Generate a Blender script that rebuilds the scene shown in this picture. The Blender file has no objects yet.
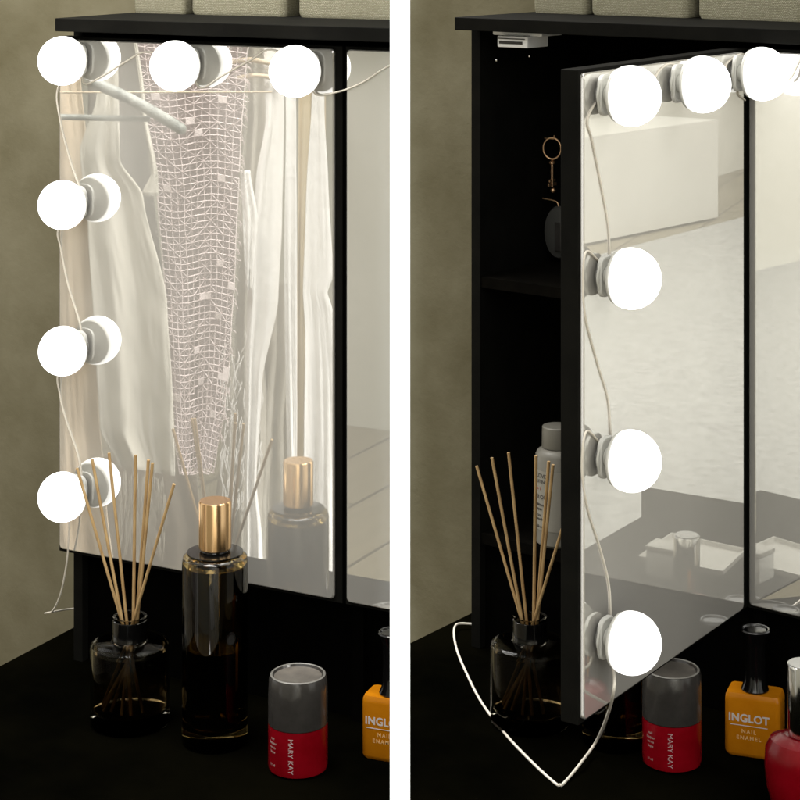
import bpy, bmesh, math, random
from mathutils import Vector, Matrix, noise
random.seed(7)
S = bpy.context.scene
C = S.collection
R = math.radians
F, HY = 1950.0, -81.35            # focal length and horizon line, in photo pixels

# ------------------------------------------------------------------ camera
cam = bpy.data.objects.new('camera', bpy.data.cameras.new('camera'))
C.objects.link(cam); S.camera = cam
cam.data.sensor_width = 36; cam.data.lens = F/800*36
cam.data.shift_y = (HY-400)/800
cam.rotation_euler = (R(90), 0, 0)
cam.data.clip_start = .05; cam.data.clip_end = 200
S.view_settings.view_transform = 'Standard'; S.view_settings.look = 'None'
S.view_settings.exposure = 0; S.view_settings.gamma = 1
S.render.engine = 'CYCLES'
try:
    S.cycles.max_bounces = 14; S.cycles.transmission_bounces = 12; S.cycles.glossy_bounces = 8
    S.cycles.caustics_reflective = False; S.cycles.caustics_refractive = False
    S.cycles.sample_clamp_indirect = 4
except Exception: pass

# ------------------------------------------------------------------ node helpers
def mat(name, col=(.5,.5,.5), rough=.5, spec=.5, metal=0, **kw):
    m = bpy.data.materials.new(name); m.use_nodes = True
    b = m.node_tree.nodes['Principled BSDF']
    b.inputs['Base Color'].default_value = (*col, 1)
    b.inputs['Roughness'].default_value = rough
    b.inputs['Specular IOR Level'].default_value = spec
    b.inputs['Metallic'].default_value = metal
    for k, v in kw.items(): b.inputs[k.replace('_', ' ')].default_value = v
    return m
def nd(m, t, **kw):
    n = m.node_tree.nodes.new(t)
    for k, v in kw.items():
        if k in n.inputs: n.inputs[k].default_value = v
        else: setattr(n, k, v)
    return n
def ln(m, a, b): m.node_tree.links.new(a, b)
def mottle(m, c1, c2, scale=8, bump=0, bscale=80, detail=6, stretch=(1,1,1), lo=.35, hi=.65, bdist=.002):
    b = m.node_tree.nodes['Principled BSDF']
    tc = nd(m, 'ShaderNodeTexCoord'); mp = nd(m, 'ShaderNodeMapping'); mp.inputs['Scale'].default_value = stretch
    ln(m, tc.outputs['Object'], mp.inputs['Vector'])
    n = nd(m, 'ShaderNodeTexNoise', Scale=scale, Detail=detail, Roughness=.6)
    ln(m, mp.outputs[0], n.inputs['Vector'])
    r = nd(m, 'ShaderNodeValToRGB'); r.color_ramp.elements[0].position = lo; r.color_ramp.elements[1].position = hi
    r.color_ramp.elements[0].color = (*c1, 1); r.color_ramp.elements[1].color = (*c2, 1)
    ln(m, n.outputs['Fac'], r.inputs[0]); ln(m, r.outputs[0], b.inputs['Base Color'])
    if bump:
        n2 = nd(m, 'ShaderNodeTexNoise', Scale=bscale, Detail=8, Roughness=.65)
        ln(m, mp.outputs[0], n2.inputs['Vector'])
        bp = nd(m, 'ShaderNodeBump', Strength=bump, Distance=bdist)
        ln(m, n2.outputs['Fac'], bp.inputs['Height']); ln(m, bp.outputs[0], b.inputs['Normal'])
    return m

M = {}
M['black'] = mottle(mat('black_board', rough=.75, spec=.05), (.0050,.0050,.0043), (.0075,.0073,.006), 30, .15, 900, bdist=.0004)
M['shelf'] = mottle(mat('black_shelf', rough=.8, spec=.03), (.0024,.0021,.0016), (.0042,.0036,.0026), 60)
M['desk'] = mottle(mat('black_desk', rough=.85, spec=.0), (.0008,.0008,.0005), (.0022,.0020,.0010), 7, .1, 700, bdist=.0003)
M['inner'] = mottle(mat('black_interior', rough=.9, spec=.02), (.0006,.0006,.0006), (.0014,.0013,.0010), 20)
M['wall'] = mottle(mat('olive_plaster', rough=.9, spec=.1), (.115,.101,.058), (.215,.198,.136), 5.0, .25, 60, lo=.3, hi=.7)
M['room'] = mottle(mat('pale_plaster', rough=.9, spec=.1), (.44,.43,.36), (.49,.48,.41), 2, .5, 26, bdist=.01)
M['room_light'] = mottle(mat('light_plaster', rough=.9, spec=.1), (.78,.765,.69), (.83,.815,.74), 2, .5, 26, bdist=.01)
M['rug'] = mottle(mat('cream_boucle', rough=1, spec=.05), (.54,.54,.515), (.72,.72,.69), 34, 1.0, 48, lo=.3, hi=.65, bdist=.035)
M['wardrobe'] = mottle(mat('white_lacquer', rough=.6), (.70,.69,.64), (.75,.74,.69), 3)
M['post'] = mat('white_paint', (.97,.97,.97), .6, .2)
M['plastic'] = mottle(mat('white_plastic', rough=.35), (.66,.66,.63), (.72,.72,.69), 40)
M['grey_plastic'] = mat('grey_plastic', (.62,.62,.58), .45, .4)
M['clear'] = mat('clear_suction_plastic', (.8,.8,.78), .12, .5, Transmission_Weight=.75, IOR=1.4)
M['cable'] = mat('ivory_cable', (.82,.77,.68), .4, .4)
M['chrome'] = mat('chrome', (.75,.75,.75), .12, .5, 1)
M['gold'] = mat('rose_gold', (.80,.53,.28), .2, .5, 1)
M['brass'] = mat('old_brass', (.95,.62,.36), .45, .5, 1)
M['reed'] = mottle(mat('reed', rough=.6), (.36,.22,.09), (.52,.36,.17), 60, .3, 300, stretch=(4,4,.6), bdist=.0004)
M['glass'] = mat('smoked_jar_glass', (.60,.57,.48), .0, .5, Transmission_Weight=1, IOR=1.13)
M['smoked'] = mat('olive_smoked_glass', (.40,.29,.11), .01, .5, Transmission_Weight=1, IOR=1.45)
M['liquid'] = mat('dark_liquid', (.06,.045,.02), .02, .5, Transmission_Weight=.85, IOR=1.33)
M['oil'] = mat('brown_oil', (.62,.48,.30), .0, .5, Transmission_Weight=1, IOR=1.08)
M['red'] = mottle(mat('red_lacquer', rough=.22, spec=.4), (.19,.001,.005), (.24,.002,.008), 50)
M['amber'] = mottle(mat('amber_lacquer', rough=.2, spec=.4), (.50,.17,.004), (.56,.20,.006), 50)
M['smoke_cap'] = mottle(mat('grey_smoke_cap', rough=.14), (.030,.028,.026), (.046,.043,.040), 30, .15, 60)
M['rim'] = mat('pale_rim', (.17,.165,.15), .45)  # thin rim, paler than the cap
M['gloss_black'] = mat('gloss_black_cap', (.003,.003,.003), .12, .5)
M['captop'] = mottle(mat('grey_cap_top', rough=.3), (.085,.078,.07), (.13,.12,.105), 60)  # cap top in a paler grey than the cap sides
M['shell'] = mat('dark_grey_shell', (.07,.07,.065), .25, .6)
M['text'] = mat('pale_print', (.62,.58,.56), .5, .3)
M['text_red'] = mat('rose_print', (.50,.36,.37), .5, .3)
M['text_dim'] = mat('dim_print', (.42,.30,.28), .5, .3)
M['ink'] = mat('dark_ink', (.06,.05,.05), .6, .3)
M['ink_red'] = mat('red_ink', (.45,.08,.06), .6, .3)
M['cream'] = mottle(mat('cream_bottle', rough=.4), (.20,.19,.165), (.24,.23,.20), 20)
M['label'] = mat('paper_label', (.34,.325,.285), .6, .2)
M['tray'] = mottle(mat('white_tray', rough=.5), (.46,.45,.41), (.52,.51,.47), 20)
M['satin'] = mottle(mat('grey_satin', rough=.4, spec=.3), (.60,.575,.50), (.70,.675,.60), 9, .5, 40, stretch=(1,1,.3))
M['linen'] = mottle(mat('cream_linen', rough=.9, spec=.1), (.66,.53,.38), (.80,.68,.52), 10, .8, 50, stretch=(3,3,.25))
M['white_cloth'] = mottle(mat('white_cotton', rough=.85, spec=.1), (.90,.89,.86), (.96,.95,.93), 8, .9, 45)
M['ivory_cloth'] = mottle(mat('ivory_knit', rough=.9, spec=.1), (.60,.57,.49), (.80,.77,.69), 30, 1, 120, stretch=(2,2,.4), bdist=.004)
M['tan_cloth'] = mottle(mat('tan_cloth', rough=.9, spec=.1), (.62,.52,.34), (.72,.62,.44), 20)
M['lining'] = mottle(mat('mauve_lining', rough=.9, spec=.1), (.30,.235,.235), (.38,.31,.31), 14)
M['net'] = mat('pink_yarn', (.76,.67,.66), .8, .2)
M['grey_cloth'] = mottle(mat('grey_lining', rough=.9, spec=.1), (.22,.21,.19), (.27,.26,.235), 12)
M['skirt'] = mottle(mat('taupe_cloth', rough=.9, spec=.1), (.36,.31,.25), (.50,.44,.36), 30, .8, 90, stretch=(3,3,.3))
M['velvet'] = mottle(mat('silver_velvet', rough=.5), (.12,.135,.125), (.40,.42,.39), 35, .8, 60)
M['wood'] = mottle(mat('light_wood', rough=.6), (.50,.40,.28), (.62,.52,.38), 20, stretch=(1,8,8))

def bulb_mat():
    m = mat('lit_opal_globe', (1,1,1), .4)
    b = m.node_tree.nodes['Principled BSDF']
    b.inputs['Emission Color'].default_value = (1,.985,.955,1)
    tc = nd(m, 'ShaderNodeTexCoord'); sp = nd(m, 'ShaderNodeSeparateXYZ'); mr = nd(m, 'ShaderNodeMapRange')
    mr.inputs['From Min'].default_value = -.019; mr.inputs['From Max'].default_value = -.034; mr.inputs['To Min'].default_value = .72; mr.inputs['To Max'].default_value = 2.2
    ln(m, tc.outputs['Object'], sp.inputs[0]); ln(m, sp.outputs[1], mr.inputs['Value']); ln(m, mr.outputs[0], b.inputs['Emission Strength'])
    b.inputs['Base Color'].default_value = (.5,.5,.48,1)
    return m
M['bulb'] = bulb_mat()
def mirror_mat():
    m = bpy.data.materials.new('mirror_glass'); m.use_nodes = True
    nt = m.node_tree; nt.nodes.clear()
    o = nd(m, 'ShaderNodeOutputMaterial'); g = nd(m, 'ShaderNodeBsdfGlossy'); d = nd(m, 'ShaderNodeBsdfDiffuse'); x = nd(m, 'ShaderNodeMixShader')
    g.inputs['Color'].default_value = (.95,.95,.93,1); g.inputs['Roughness'].default_value = 0.0
    d.inputs['Color'].default_value = (.86,.84,.79,1)
    tc = nd(m, 'ShaderNodeTexCoord'); n = nd(m, 'ShaderNodeTexNoise', Scale=9, Detail=4)
    mr = nd(m, 'ShaderNodeMapRange'); mr.inputs['To Min'].default_value = .30; mr.inputs['To Max'].default_value = .33
    ln(m, tc.outputs['Object'], n.inputs['Vector']); ln(m, n.outputs['Fac'], mr.inputs['Value']); ln(m, mr.outputs[0], x.inputs[0])
    ln(m, g.outputs[0], x.inputs[1]); ln(m, d.outputs[0], x.inputs[2]); ln(m, x.outputs[0], o.inputs['Surface'])
    return m
M['mirror'] = mirror_mat()
def plank_mat():
    m = mat('pale_oak_planks', rough=.55, spec=.3); b = m.node_tree.nodes['Principled BSDF']
    tc = nd(m, 'ShaderNodeTexCoord'); mp = nd(m, 'ShaderNodeMapping'); mp.inputs['Rotation'].default_value = (0,0,R(90+27.65))
    ln(m, tc.outputs['Object'], mp.inputs['Vector'])
    br = nd(m, 'ShaderNodeTexBrick', Scale=1.0); br.inputs['Color1'].default_value = (.27,.235,.16,1); br.inputs['Color2'].default_value = (.36,.315,.22,1)
    br.inputs['Mortar'].default_value = (.13,.11,.075,1); br.inputs['Mortar Size'].default_value = .006
    br.inputs['Brick Width'].default_value = 2.2; br.inputs['Row Height'].default_value = .22
    ln(m, mp.outputs[0], br.inputs['Vector'])
    mp2 = nd(m, 'ShaderNodeMapping'); mp2.inputs['Scale'].default_value = (1,14,1); ln(m, mp.outputs[0], mp2.inputs['Vector'])
    n = nd(m, 'ShaderNodeTexNoise', Scale=3, Detail=8); ln(m, mp2.outputs[0], n.inputs['Vector'])
    mx = nd(m, 'ShaderNodeMix', data_type='RGBA', blend_type='MULTIPLY'); mx.inputs[0].default_value = .35
    ln(m, br.outputs['Color'], mx.inputs[6]); ln(m, n.outputs['Fac'], mx.inputs[7]); ln(m, mx.outputs[2], b.inputs['Base Color'])
    return m
M['planks'] = plank_mat()
def weave_mat():
    m = mat('woven_cord', rough=.9, spec=.1); b = m.node_tree.nodes['Principled BSDF']
    tc = nd(m, 'ShaderNodeTexCoord'); sp = nd(m, 'ShaderNodeSeparateXYZ'); ln(m, tc.outputs['Object'], sp.inputs[0])
    ad = nd(m, 'ShaderNodeMath', operation='ADD'); ln(m, sp.outputs[0], ad.inputs[0]); ln(m, sp.outputs[1], ad.inputs[1])
    cb = nd(m, 'ShaderNodeCombineXYZ'); ln(m, ad.outputs[0], cb.inputs[0]); ln(m, sp.outputs[2], cb.inputs[1])
    n0 = nd(m, 'ShaderNodeTexNoise', Scale=220, Detail=3); ln(m, tc.outputs['Object'], n0.inputs['Vector'])
    mxv = nd(m, 'ShaderNodeMix', data_type='VECTOR'); mxv.inputs[0].default_value = .0022; ln(m, cb.outputs[0], mxv.inputs[4]); ln(m, n0.outputs['Color'], mxv.inputs[5])
    br = nd(m, 'ShaderNodeTexBrick', Scale=1.0); br.inputs['Mortar'].default_value = (.30,.28,.19,1)
    br.inputs['Color1'].default_value = (.56,.53,.40,1); br.inputs['Color2'].default_value = (.42,.40,.28,1)
    br.inputs['Brick Width'].default_value = .0021; br.inputs['Row Height'].default_value = .0016; br.inputs['Mortar Size'].default_value = .00030; br.inputs['Mortar Smooth'].default_value = .8
    ln(m, mxv.outputs[1], br.inputs['Vector']); ln(m, br.outputs['Color'], b.inputs['Base Color'])
    bp = nd(m, 'ShaderNodeBump', Strength=.8, Distance=.001); bp.invert = True; ln(m, br.outputs['Fac'], bp.inputs['Height']); ln(m, bp.outputs[0], b.inputs['Normal'])
    return m
M['weave'] = weave_mat()

# ------------------------------------------------------------------ mesh helpers
def new(name, bm, m, parent=None, smooth=None, loc=None):
    bmesh.ops.recalc_face_normals(bm, faces=bm.faces)
    me = bpy.data.meshes.new(name); bm.to_mesh(me); bm.free()
    me.materials.append(M[m] if isinstance(m, str) else m)
    o = bpy.data.objects.new(name, me); C.objects.link(o)
    if smooth is not None:
        me.polygons.foreach_set('use_smooth', [True]*len(me.polygons)); me.set_sharp_from_angle(angle=R(smooth))
    if parent: o.parent = parent
    if loc: o.location = loc
    return o
def box(bm, x0, x1, y0, y1, z0, z1, bev=0, seg=2):
    b = bmesh.new(); bmesh.ops.create_cube(b, size=1)
    bmesh.ops.scale(b, vec=(x1-x0, y1-y0, z1-z0), verts=b.verts)
    bmesh.ops.translate(b, vec=((x0+x1)/2, (y0+y1)/2, (z0+z1)/2), verts=b.verts)
    if bev: bmesh.ops.bevel(b, geom=b.edges[:], offset=bev, segments=seg, affect='EDGES', profile=.5)
    join(bm, b)
def join(bm, b):
    me = bpy.data.meshes.new('tmp'); b.to_mesh(me); b.free(); bm.from_mesh(me); bpy.data.meshes.remove(me)
def lathe(bm, prof, seg=64, axis='z', sx=1, sy=1):
    """prof: (radius, height) list; radius 0 closes."""
    rings = []
    for r, h in prof:
        if r < 1e-6: rings.append([bm.verts.new((0,0,h))])
        else: rings.append([bm.verts.new((r*math.cos(2*math.pi*i/seg)*sx, r*math.sin(2*math.pi*i/seg)*sy, h)) for i in range(seg)])
    for a, b in zip(rings, rings[1:]):
        for i in range(seg):
            j = (i+1) % seg
            if len(a) == 1 and len(b) == 1: continue
            if len(a) == 1: bm.faces.new((a[0], b[i], b[j]))
            elif len(b) == 1: bm.faces.new((a[i], a[j], b[0]))
            else: bm.faces.new((a[i], a[j], b[j], b[i]))
    if axis == 'y':                         # height axis becomes -y (out of the mirror)
        bmesh.ops.rotate(bm, cent=(0,0,0), matrix=Matrix.Rotation(R(90), 3, 'X'), verts=bm.verts)
def spline(P, n=8):
    P = [Vector(p) for p in P]; out = []
    for i in range(len(P)-1):
        a = P[i-1] if i else P[0]*2-P[1]; b, c = P[i], P[i+1]; d = P[i+2] if i+2 < len(P) else c*2-b
        for k in range(n):
            t = k/n
            out.append(.5*((2*b)+(c-a)*t+(2*a-5*b+4*c-d)*t*t+(3*b-a-3*c+d)*t**3))
    return out+[P[-1]]
def tube(bm, P, r, seg=10, closed=False, r2=None):
    P = [Vector(p) for p in P]; rings = []; up = Vector((.31,.17,.93)).normalized(); n = len(P)
    for i, p in enumerate(P):
        d = (P[(i+1) % n] if closed or i+1 < n else p)-(P[i-1] if closed or i else p)
        d = d.normalized() if d.length > 1e-9 else Vector((0,0,1))
        x = up-d*up.dot(d)
        x = x.normalized() if x.length > .02 else d.orthogonal().normalized()
        up = x; y = d.cross(x); rr = r if r2 is None else r+(r2-r)*i/(n-1)
        rings.append([bm.verts.new(p+(x*math.cos(2*math.pi*k/seg)+y*math.sin(2*math.pi*k/seg))*rr) for k in range(seg)])
    for i in range(n if closed else n-1):
        a, b = rings[i], rings[(i+1) % n]
        for k in range(seg): bm.faces.new((a[k], a[(k+1) % seg], b[(k+1) % seg], b[k]))
    if not closed: bm.faces.new(rings[0][::-1]); bm.faces.new(rings[-1])
def rrect(w, h, r, n=6):
    pts = []
    for cx, cy, a0 in ((w/2-r, h/2-r, 0), (-w/2+r, h/2-r, 90), (-w/2+r, -h/2+r, 180), (w/2-r, -h/2+r, 270)):
        for i in range(n+1):
            a = R(a0+90*i/n); pts.append((cx+r*math.cos(a), cy+r*math.sin(a)))
    return pts
def loft(bm, rings, cap=True):
    V = [[bm.verts.new(p) for p in ring] for ring in rings]; n = len(V[0])
    for a, b in zip(V, V[1:]):
        for k in range(n): bm.faces.new((a[k], a[(k+1) % n], b[(k+1) % n], b[k]))
    if cap: bm.faces.new(V[0][::-1]); bm.faces.new(V[-1])
def empty(name, label=None, cat=None, group=None):
    o = bpy.data.objects.new(name, None); C.objects.link(o); o.empty_display_size = .02
    if label: tag(o, label, cat, group)
    return o
def tag(o, label=None, cat=None, group=None, kind=None):
    if label: o['label'] = label
    if cat: o['category'] = cat
    if group: o['group'] = group
    if kind: o['kind'] = kind
    return o
KIDS = {}
def copy_tree(o, parent=None):
    c = o.copy(); C.objects.link(c)
    if parent: c.parent = parent
    for ch in [x for x in bpy.data.objects if x.parent == o]: copy_tree(ch, c)
    return c
def text_mesh(body, size, m, name, xf, parent, space=1.0, bold=0.0):
    """lettering as a thin mesh; xf maps flat (x, y, depth) to the surface"""
    cu = bpy.data.curves.new('t', 'FONT'); cu.body = body; cu.size = size; cu.align_x = 'CENTER'; cu.align_y = 'CENTER'
    cu.extrude = .00008; cu.space_character = space; cu.offset = bold
    t = bpy.data.objects.new('t', cu); C.objects.link(t)
    bpy.context.view_layer.update()
    me = bpy.data.meshes.new_from_object(t.evaluated_get(bpy.context.evaluated_depsgraph_get()))
    bpy.data.objects.remove(t)
    for v in me.vertices: v.co = Vector(xf(v.co.x, v.co.y, v.co.z))
    me.name = name; me.materials.clear(); me.materials.append(M[m])
    o = bpy.data.objects.new(name, me); C.objects.link(o); o.parent = parent
    return o

# ------------------------------------------------------------------ the two places (x = along the cabinet, y = into the wall)
class Place:
    def __init__(s, O, a, k):
        s.k = k; s.a = R(a)
        s.m = Matrix.Translation(Vector(O)*k) @ Matrix.Rotation(-s.a, 4, 'Z') @ Matrix.Scale(k, 4)
        s.i = s.m.inverted()
    def put(s, o, x=0, y=0, z=0, rz=0):
        o.matrix_world = s.m @ Matrix.Translation((x, y, z)) @ Matrix.Rotation(rz, 4, 'Z')
A = Place((-.3534, 2.0328, -.6557), 27.65, 1.0)
B = Place((.0635, 2.0765, -.6569), 37.345, .6)
HD = .124
W, H = .328, .53
TH = R(93.1)
DEP = .205
def ray(x, y): return Vector(((x-400)/F, 1, (HY-y)/F))
def hit(x, y, p, n):
    d = ray(x, y); return d*(Vector(p).dot(n)/d.dot(n))
def on_plane(pl, mloc, x, y, off):
    """pixel -> local point of a frame mloc, on its plane y = -off"""
    Mx = pl.m @ mloc; n = (Mx.to_3x3() @ Vector((0,1,0))).normalized(); p = Mx @ Vector((0,-off,0))
    return Mx.inverted() @ hit(x, y, p, n)
def on_desk(pl, x, y, dz=0):
    z = (pl.m @ Vector((0,0,-HD+dz))).z
    d = ray(x, y); return pl.i @ (d*(z/d.z))
I4 = Matrix.Identity(4)
DOORC = Matrix.Translation((.339,0,0))                                   # closed door frame, origin on the hinge
DOORO = Matrix.Translation((.339,.010,0)) @ Matrix.Rotation(TH, 4, 'Z')    # open door frame

# ------------------------------------------------------------------ mirror cabinet
def make_door(parent, local, x0, x1, fr=.008):
    """door panel from x0 to x1 in its own frame, mirror glass on its front (y<0)"""
    b = bmesh.new(); box(b, x0-.003, x1+fr, .0008, .0175, -.004, H+.003, .0008)
    d = new('door', b, 'black', parent); d.matrix_local = local
    b = bmesh.new(); P = rrect(x1-x0, H, .004, 5)
    mk = lambda y, s: [((x0+x1)/2+px*(1-s/(x1-x0)*2), y, H/2+pz*(1-s/H*2)) for px, pz in P]
    loft(b, [mk(.0006, 0), mk(-.0022, 0), mk(-.0030, .0009)])
    new('mirror_glass', b, 'mirror', d)
    b = bmesh.new()
    return d
def make_cabinet(pl, label, opened, clipx=None):
    t = empty('mirror_cabinet', label, 'mirror cabinet', 'black mirror cabinets'); pl.put(t)
    X1 = 1.03
    b = bmesh.new(); box(b, .001, .0125, .020, DEP, -HD, .5395, .0006); new('side_panel', b, 'black', t)
    b = bmesh.new(); box(b, X1-.012, X1, .020, DEP, -HD, .5395, .0006); new('side_panel', b, 'black', t)
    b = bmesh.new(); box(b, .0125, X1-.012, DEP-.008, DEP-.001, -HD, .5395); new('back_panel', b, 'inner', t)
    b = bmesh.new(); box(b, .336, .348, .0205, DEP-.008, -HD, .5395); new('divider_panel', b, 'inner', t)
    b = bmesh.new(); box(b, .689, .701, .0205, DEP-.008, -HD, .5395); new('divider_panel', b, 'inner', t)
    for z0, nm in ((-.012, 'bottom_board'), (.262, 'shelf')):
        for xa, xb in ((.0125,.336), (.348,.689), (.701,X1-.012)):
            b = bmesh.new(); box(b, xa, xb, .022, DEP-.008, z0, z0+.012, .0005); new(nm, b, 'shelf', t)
    b = bmesh.new(); box(b, .0106-.003, X1+.012, -.020, DEP, .5395, .5395+.0135, .0007); new('top_board', b, 'black', t)
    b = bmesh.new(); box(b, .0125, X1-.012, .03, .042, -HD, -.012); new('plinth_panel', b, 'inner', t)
    make_door(t, DOORO if opened else DOORC, -.339, -.025 if opened else -.011, .022 if opened else .008)
    make_door(t, Matrix.Translation((.3425,0,0)), 0, .328)
    make_door(t, Matrix.Translation((.6855,0,0)), 0, .328)
    if opened:
        b = bmesh.new()
        p = on_plane(pl, I4, 506, 41, -.03)
        box(b, p.x+.000, p.x+.062, .005, .045, .5345, .5394, .001)
        l = new('push_latch', b, 'post', t)
        b = bmesh.new(); box(b, p.x+.012, p.x+.050, -.004, .036, .5225, .5344, .0012); new('latch_housing', b, 'post', l)
        b = bmesh.new(); box(b, p.x+.015, p.x+.044, -.0052, -.0041, .5262, .5292, .0002); box(b, p.x+.013, p.x+.047, -.0052, -.0041, .5312, .5322, .0002); new('latch_slot', b, 'smoke_cap', l)
        for px, py, d in ((497,60,.05), (530,56,.13)):
            b = bmesh.new(); lathe(b, [(0,.0015),(.0022,.0012),(.0028,0)], 12)
            bmesh.ops.rotate(b, cent=(0,0,0), matrix=Matrix.Rotation(R(90), 3, 'Y'), verts=b.verts)
            o = new('cam_screw', b, 'chrome', t, 40)
            n = (pl.m.to_3x3() @ Vector((1,0,0))).normalized(); q = pl.i @ hit(px, py, pl.m @ Vector((.0127,0,0)), n)
            o.location = (.0127, q.y, q.z)
    return t
cabA = make_cabinet(A, 'black cabinet with its mirror doors shut, reflecting hanging clothes', False)
cabB = make_cabinet(B, 'black cabinet with its first mirror door swung open on dark shelves', True)

# ------------------------------------------------------------------ desks
def make_desk(pl, label, poly, front):
    t = empty('desk', label, 'desk', 'black desks'); pl.put(t)
    b = bmesh.new()
    loft(b, [[(x, -v, -HD-.030) for x, v in poly], [(x, -v, -HD-.0006) for x, v in poly], [(x, -v, -HD) for x, v in poly]])
    new('desktop', b, 'desk', t)
    return t
# left desk
dA = make_desk(A, 'black desk top under the shut cabinet, with the amber bottle standing alone at its right', [(-.057,-DEP),(1.1,-DEP),(1.1,.395),(-.057,.395)], .395)
dA['label'] = 'matt black desk top in front of the shut mirror cabinet'
b = bmesh.new(); box(b, .02, .045, -.30, .18, -.82, -HD-.0305); new('side_board', b, 'desk', dA)
b = bmesh.new(); box(b, 1.05, 1.075, -.30, .18, -.82, -HD-.0305); new('side_board', b, 'desk', dA)
# right desk, cut square to the white divider on its left
def x_of(u, v): return (B.m @ Vector((u, -v, 0))).x
def v_at(u):                       # v where the desk meets the plane x = 0
    lo, hi = -1, 2
    for _ in range(60):
        m_ = (lo+hi)/2
        if x_of(u, m_) > 0: lo = m_
        else: hi = m_
    return lo
def refl(P, p, n): return P-2*(P-p).dot(n)*n
nB = (B.m.to_3x3() @ Vector((0,1,0))).normalized(); pB = B.m @ Vector((0,-.003,0))
BO = B.m @ DOORO
nD = (BO.to_3x3() @ Vector((0,1,0))).normalized(); pD = BO @ Vector((0,-.003,0))
def corner(x, y):
    d = ray(x, y); return B.i @ refl(refl(d*((B.m @ Vector((0,0,-HD))).z/d.z), pD, nD), pB, nB)
CN = corner(641, 517); CS = corner(585, 549); VF = -CN.y; UR = CN.x
print('LIP', CN, CS)
lo, hi = -1, 2
for _ in range(60):
    m_ = (lo+hi)/2
    if x_of(m_, VF) > 0: hi = m_
    else: lo = m_
UC = hi
dB = make_desk(B, 'matt black desk top with a raised lip, in front of the open mirror cabinet', [(-.057,-DEP),(1.07,-DEP),(1.07,.10),(CS.x,-CS.y),(UR,VF),(UC,VF),(-.057,v_at(-.057))], VF)
b = bmesh.new(); box(b, UC, UR, -VF-.014, -VF-.0005, -HD-.03, -HD+.036, .001); new('raised_lip', b, 'desk', dB)
b = bmesh.new(); box(b, .60, .63, -.30, .18, -1.843, -HD-.0305); new('side_board', b, 'desk', dB)
b = bmesh.new(); box(b, .04, .065, -.05, .18, -1.843, -HD-.0305); new('side_board', b, 'desk', dB)

# ------------------------------------------------------------------ walls, floor, room
FZ = -1.5
def wall(name, pl, x0, x1, label, z1=.6, y0=DEP+.0006, th=.03):
    b = bmesh.new(); box(b, x0, x1, y0, y0+th, (FZ-.0)/pl.k-(pl.m.translation.z/pl.k), z1)
    o = new(name, b, 'wall'); pl.put(o)
    o['kind'] = 'structure'
    return o
wall('wall', A, -1.4, 1.12, '', 1.3)
lo, hi = -1, .5
for _ in range(60):
    m_ = (lo+hi)/2
    if (B.m @ Vector((m_, DEP, 0))).x > 0: hi = m_
    else: lo = m_
wall('wall', B, hi, 2.2, '', 1.4)
b = bmesh.new(); box(b, -16, 16, -16, 6, FZ-.05, FZ); tag(new('floor', b, 'planks'), kind='structure')
# wall facing the shut cabinet, 3.4 m from its doors
b = bmesh.new(); box(b, -6.2, 1.05, -3.5, -3.41, FZ-A.m.translation.z+.0005, 2.2)
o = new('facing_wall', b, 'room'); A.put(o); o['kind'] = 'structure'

# ------------------------------------------------------------------ mirror unfolding (where a thing must really stand to be seen in the glass)
def refl(P, p, n): return P-2*(P-p).dot(n)*n
nA = (A.m.to_3x3() @ Vector((0,1,0))).normalized(); pA = A.m @ Vector((0,-.003,0))
nB = (B.m.to_3x3() @ Vector((0,1,0))).normalized(); pB = B.m @ Vector((0,-.003,0))
BO = B.m @ DOORO
nD = (BO.to_3x3() @ Vector((0,1,0))).normalized(); pD = BO @ Vector((0,-.003,0))
def inA(x, y, Y): return refl(ray(x, y)*Y, pA, nA)
def inD(P): return refl(refl(P, pD, nD), pB, nB)
def floorD(x, y):
    d = ray(x, y); return inD(d*(FZ/d.z))
# rug and tall white cupboard far behind the camera, seen twice-reflected in the open door
def floorE(x, y):                       # the same floor seen the other way round the corner of the two mirrors
    d = ray(x, y); return refl(refl(d*(FZ/d.z), pB, nB), pD, nD)
q = [floorD(560,640), floorD(765,640), floorD(765,214), floorD(560,268)]
RC = sum(q, Vector())/4
b = bmesh.new(); loft(b, [[(p.x,p.y,FZ+.001) for p in q], [(p.x,p.y,FZ+.014) for p in q]])
tag(new('rug', b, 'rug'), 'large cream boucle rug reflected in the open mirror door', 'rug')
q = [floorE(735,640), floorE(840,640), floorE(840,194), floorE(735,226)]
b = bmesh.new(); loft(b, [[(p.x,p.y,FZ+.0150) for p in q], [(p.x,p.y,FZ+.0262) for p in q]])
tag(new('rug', b, 'rug'), 'overlapping cream rug reflected in the mirror strip right of the open door', 'rug')
p0, p1 = floorD(560,222), floorD(860,135)
d = (p1-p0).normalized(); nrm = Vector((-d.y, d.x, 0)); 
if nrm.dot(-p0) > 0: nrm = -nrm
b = bmesh.new()
a0, a1 = p0-d*6, p1+d*5
loft(b, [[(p.x,p.y,z) for p in (a0, a1, a1+nrm*.1, a0+nrm*.1)] for z in (FZ+.0005, 2.6)])
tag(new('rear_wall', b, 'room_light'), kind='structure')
p0, p1 = floorD(585,247), floorD(718,220)
d = (p1-p0).normalized(); nn = nrm
b = bmesh.new(); c = [p0, p1, p1+nn*.5, p0+nn*.5]
loft(b, [[(p.x,p.y,z) for p in c] for z in (FZ+.015, FZ+.50)])
tag(new('cupboard', b, 'wardrobe'), 'low white cupboard at the edge of the reflected rug', 'cupboard')

# ------------------------------------------------------------------ the white border between the two views, built as a post
b = bmesh.new(); hw = 10.15/F*.90; box(b, -hw, hw, .90, .90+.012, FZ+.0004, .16)
tag(new('divider_post', b, 'post'), 'white border between the two mirror cabinet views, built as a slim post', 'post')

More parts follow.
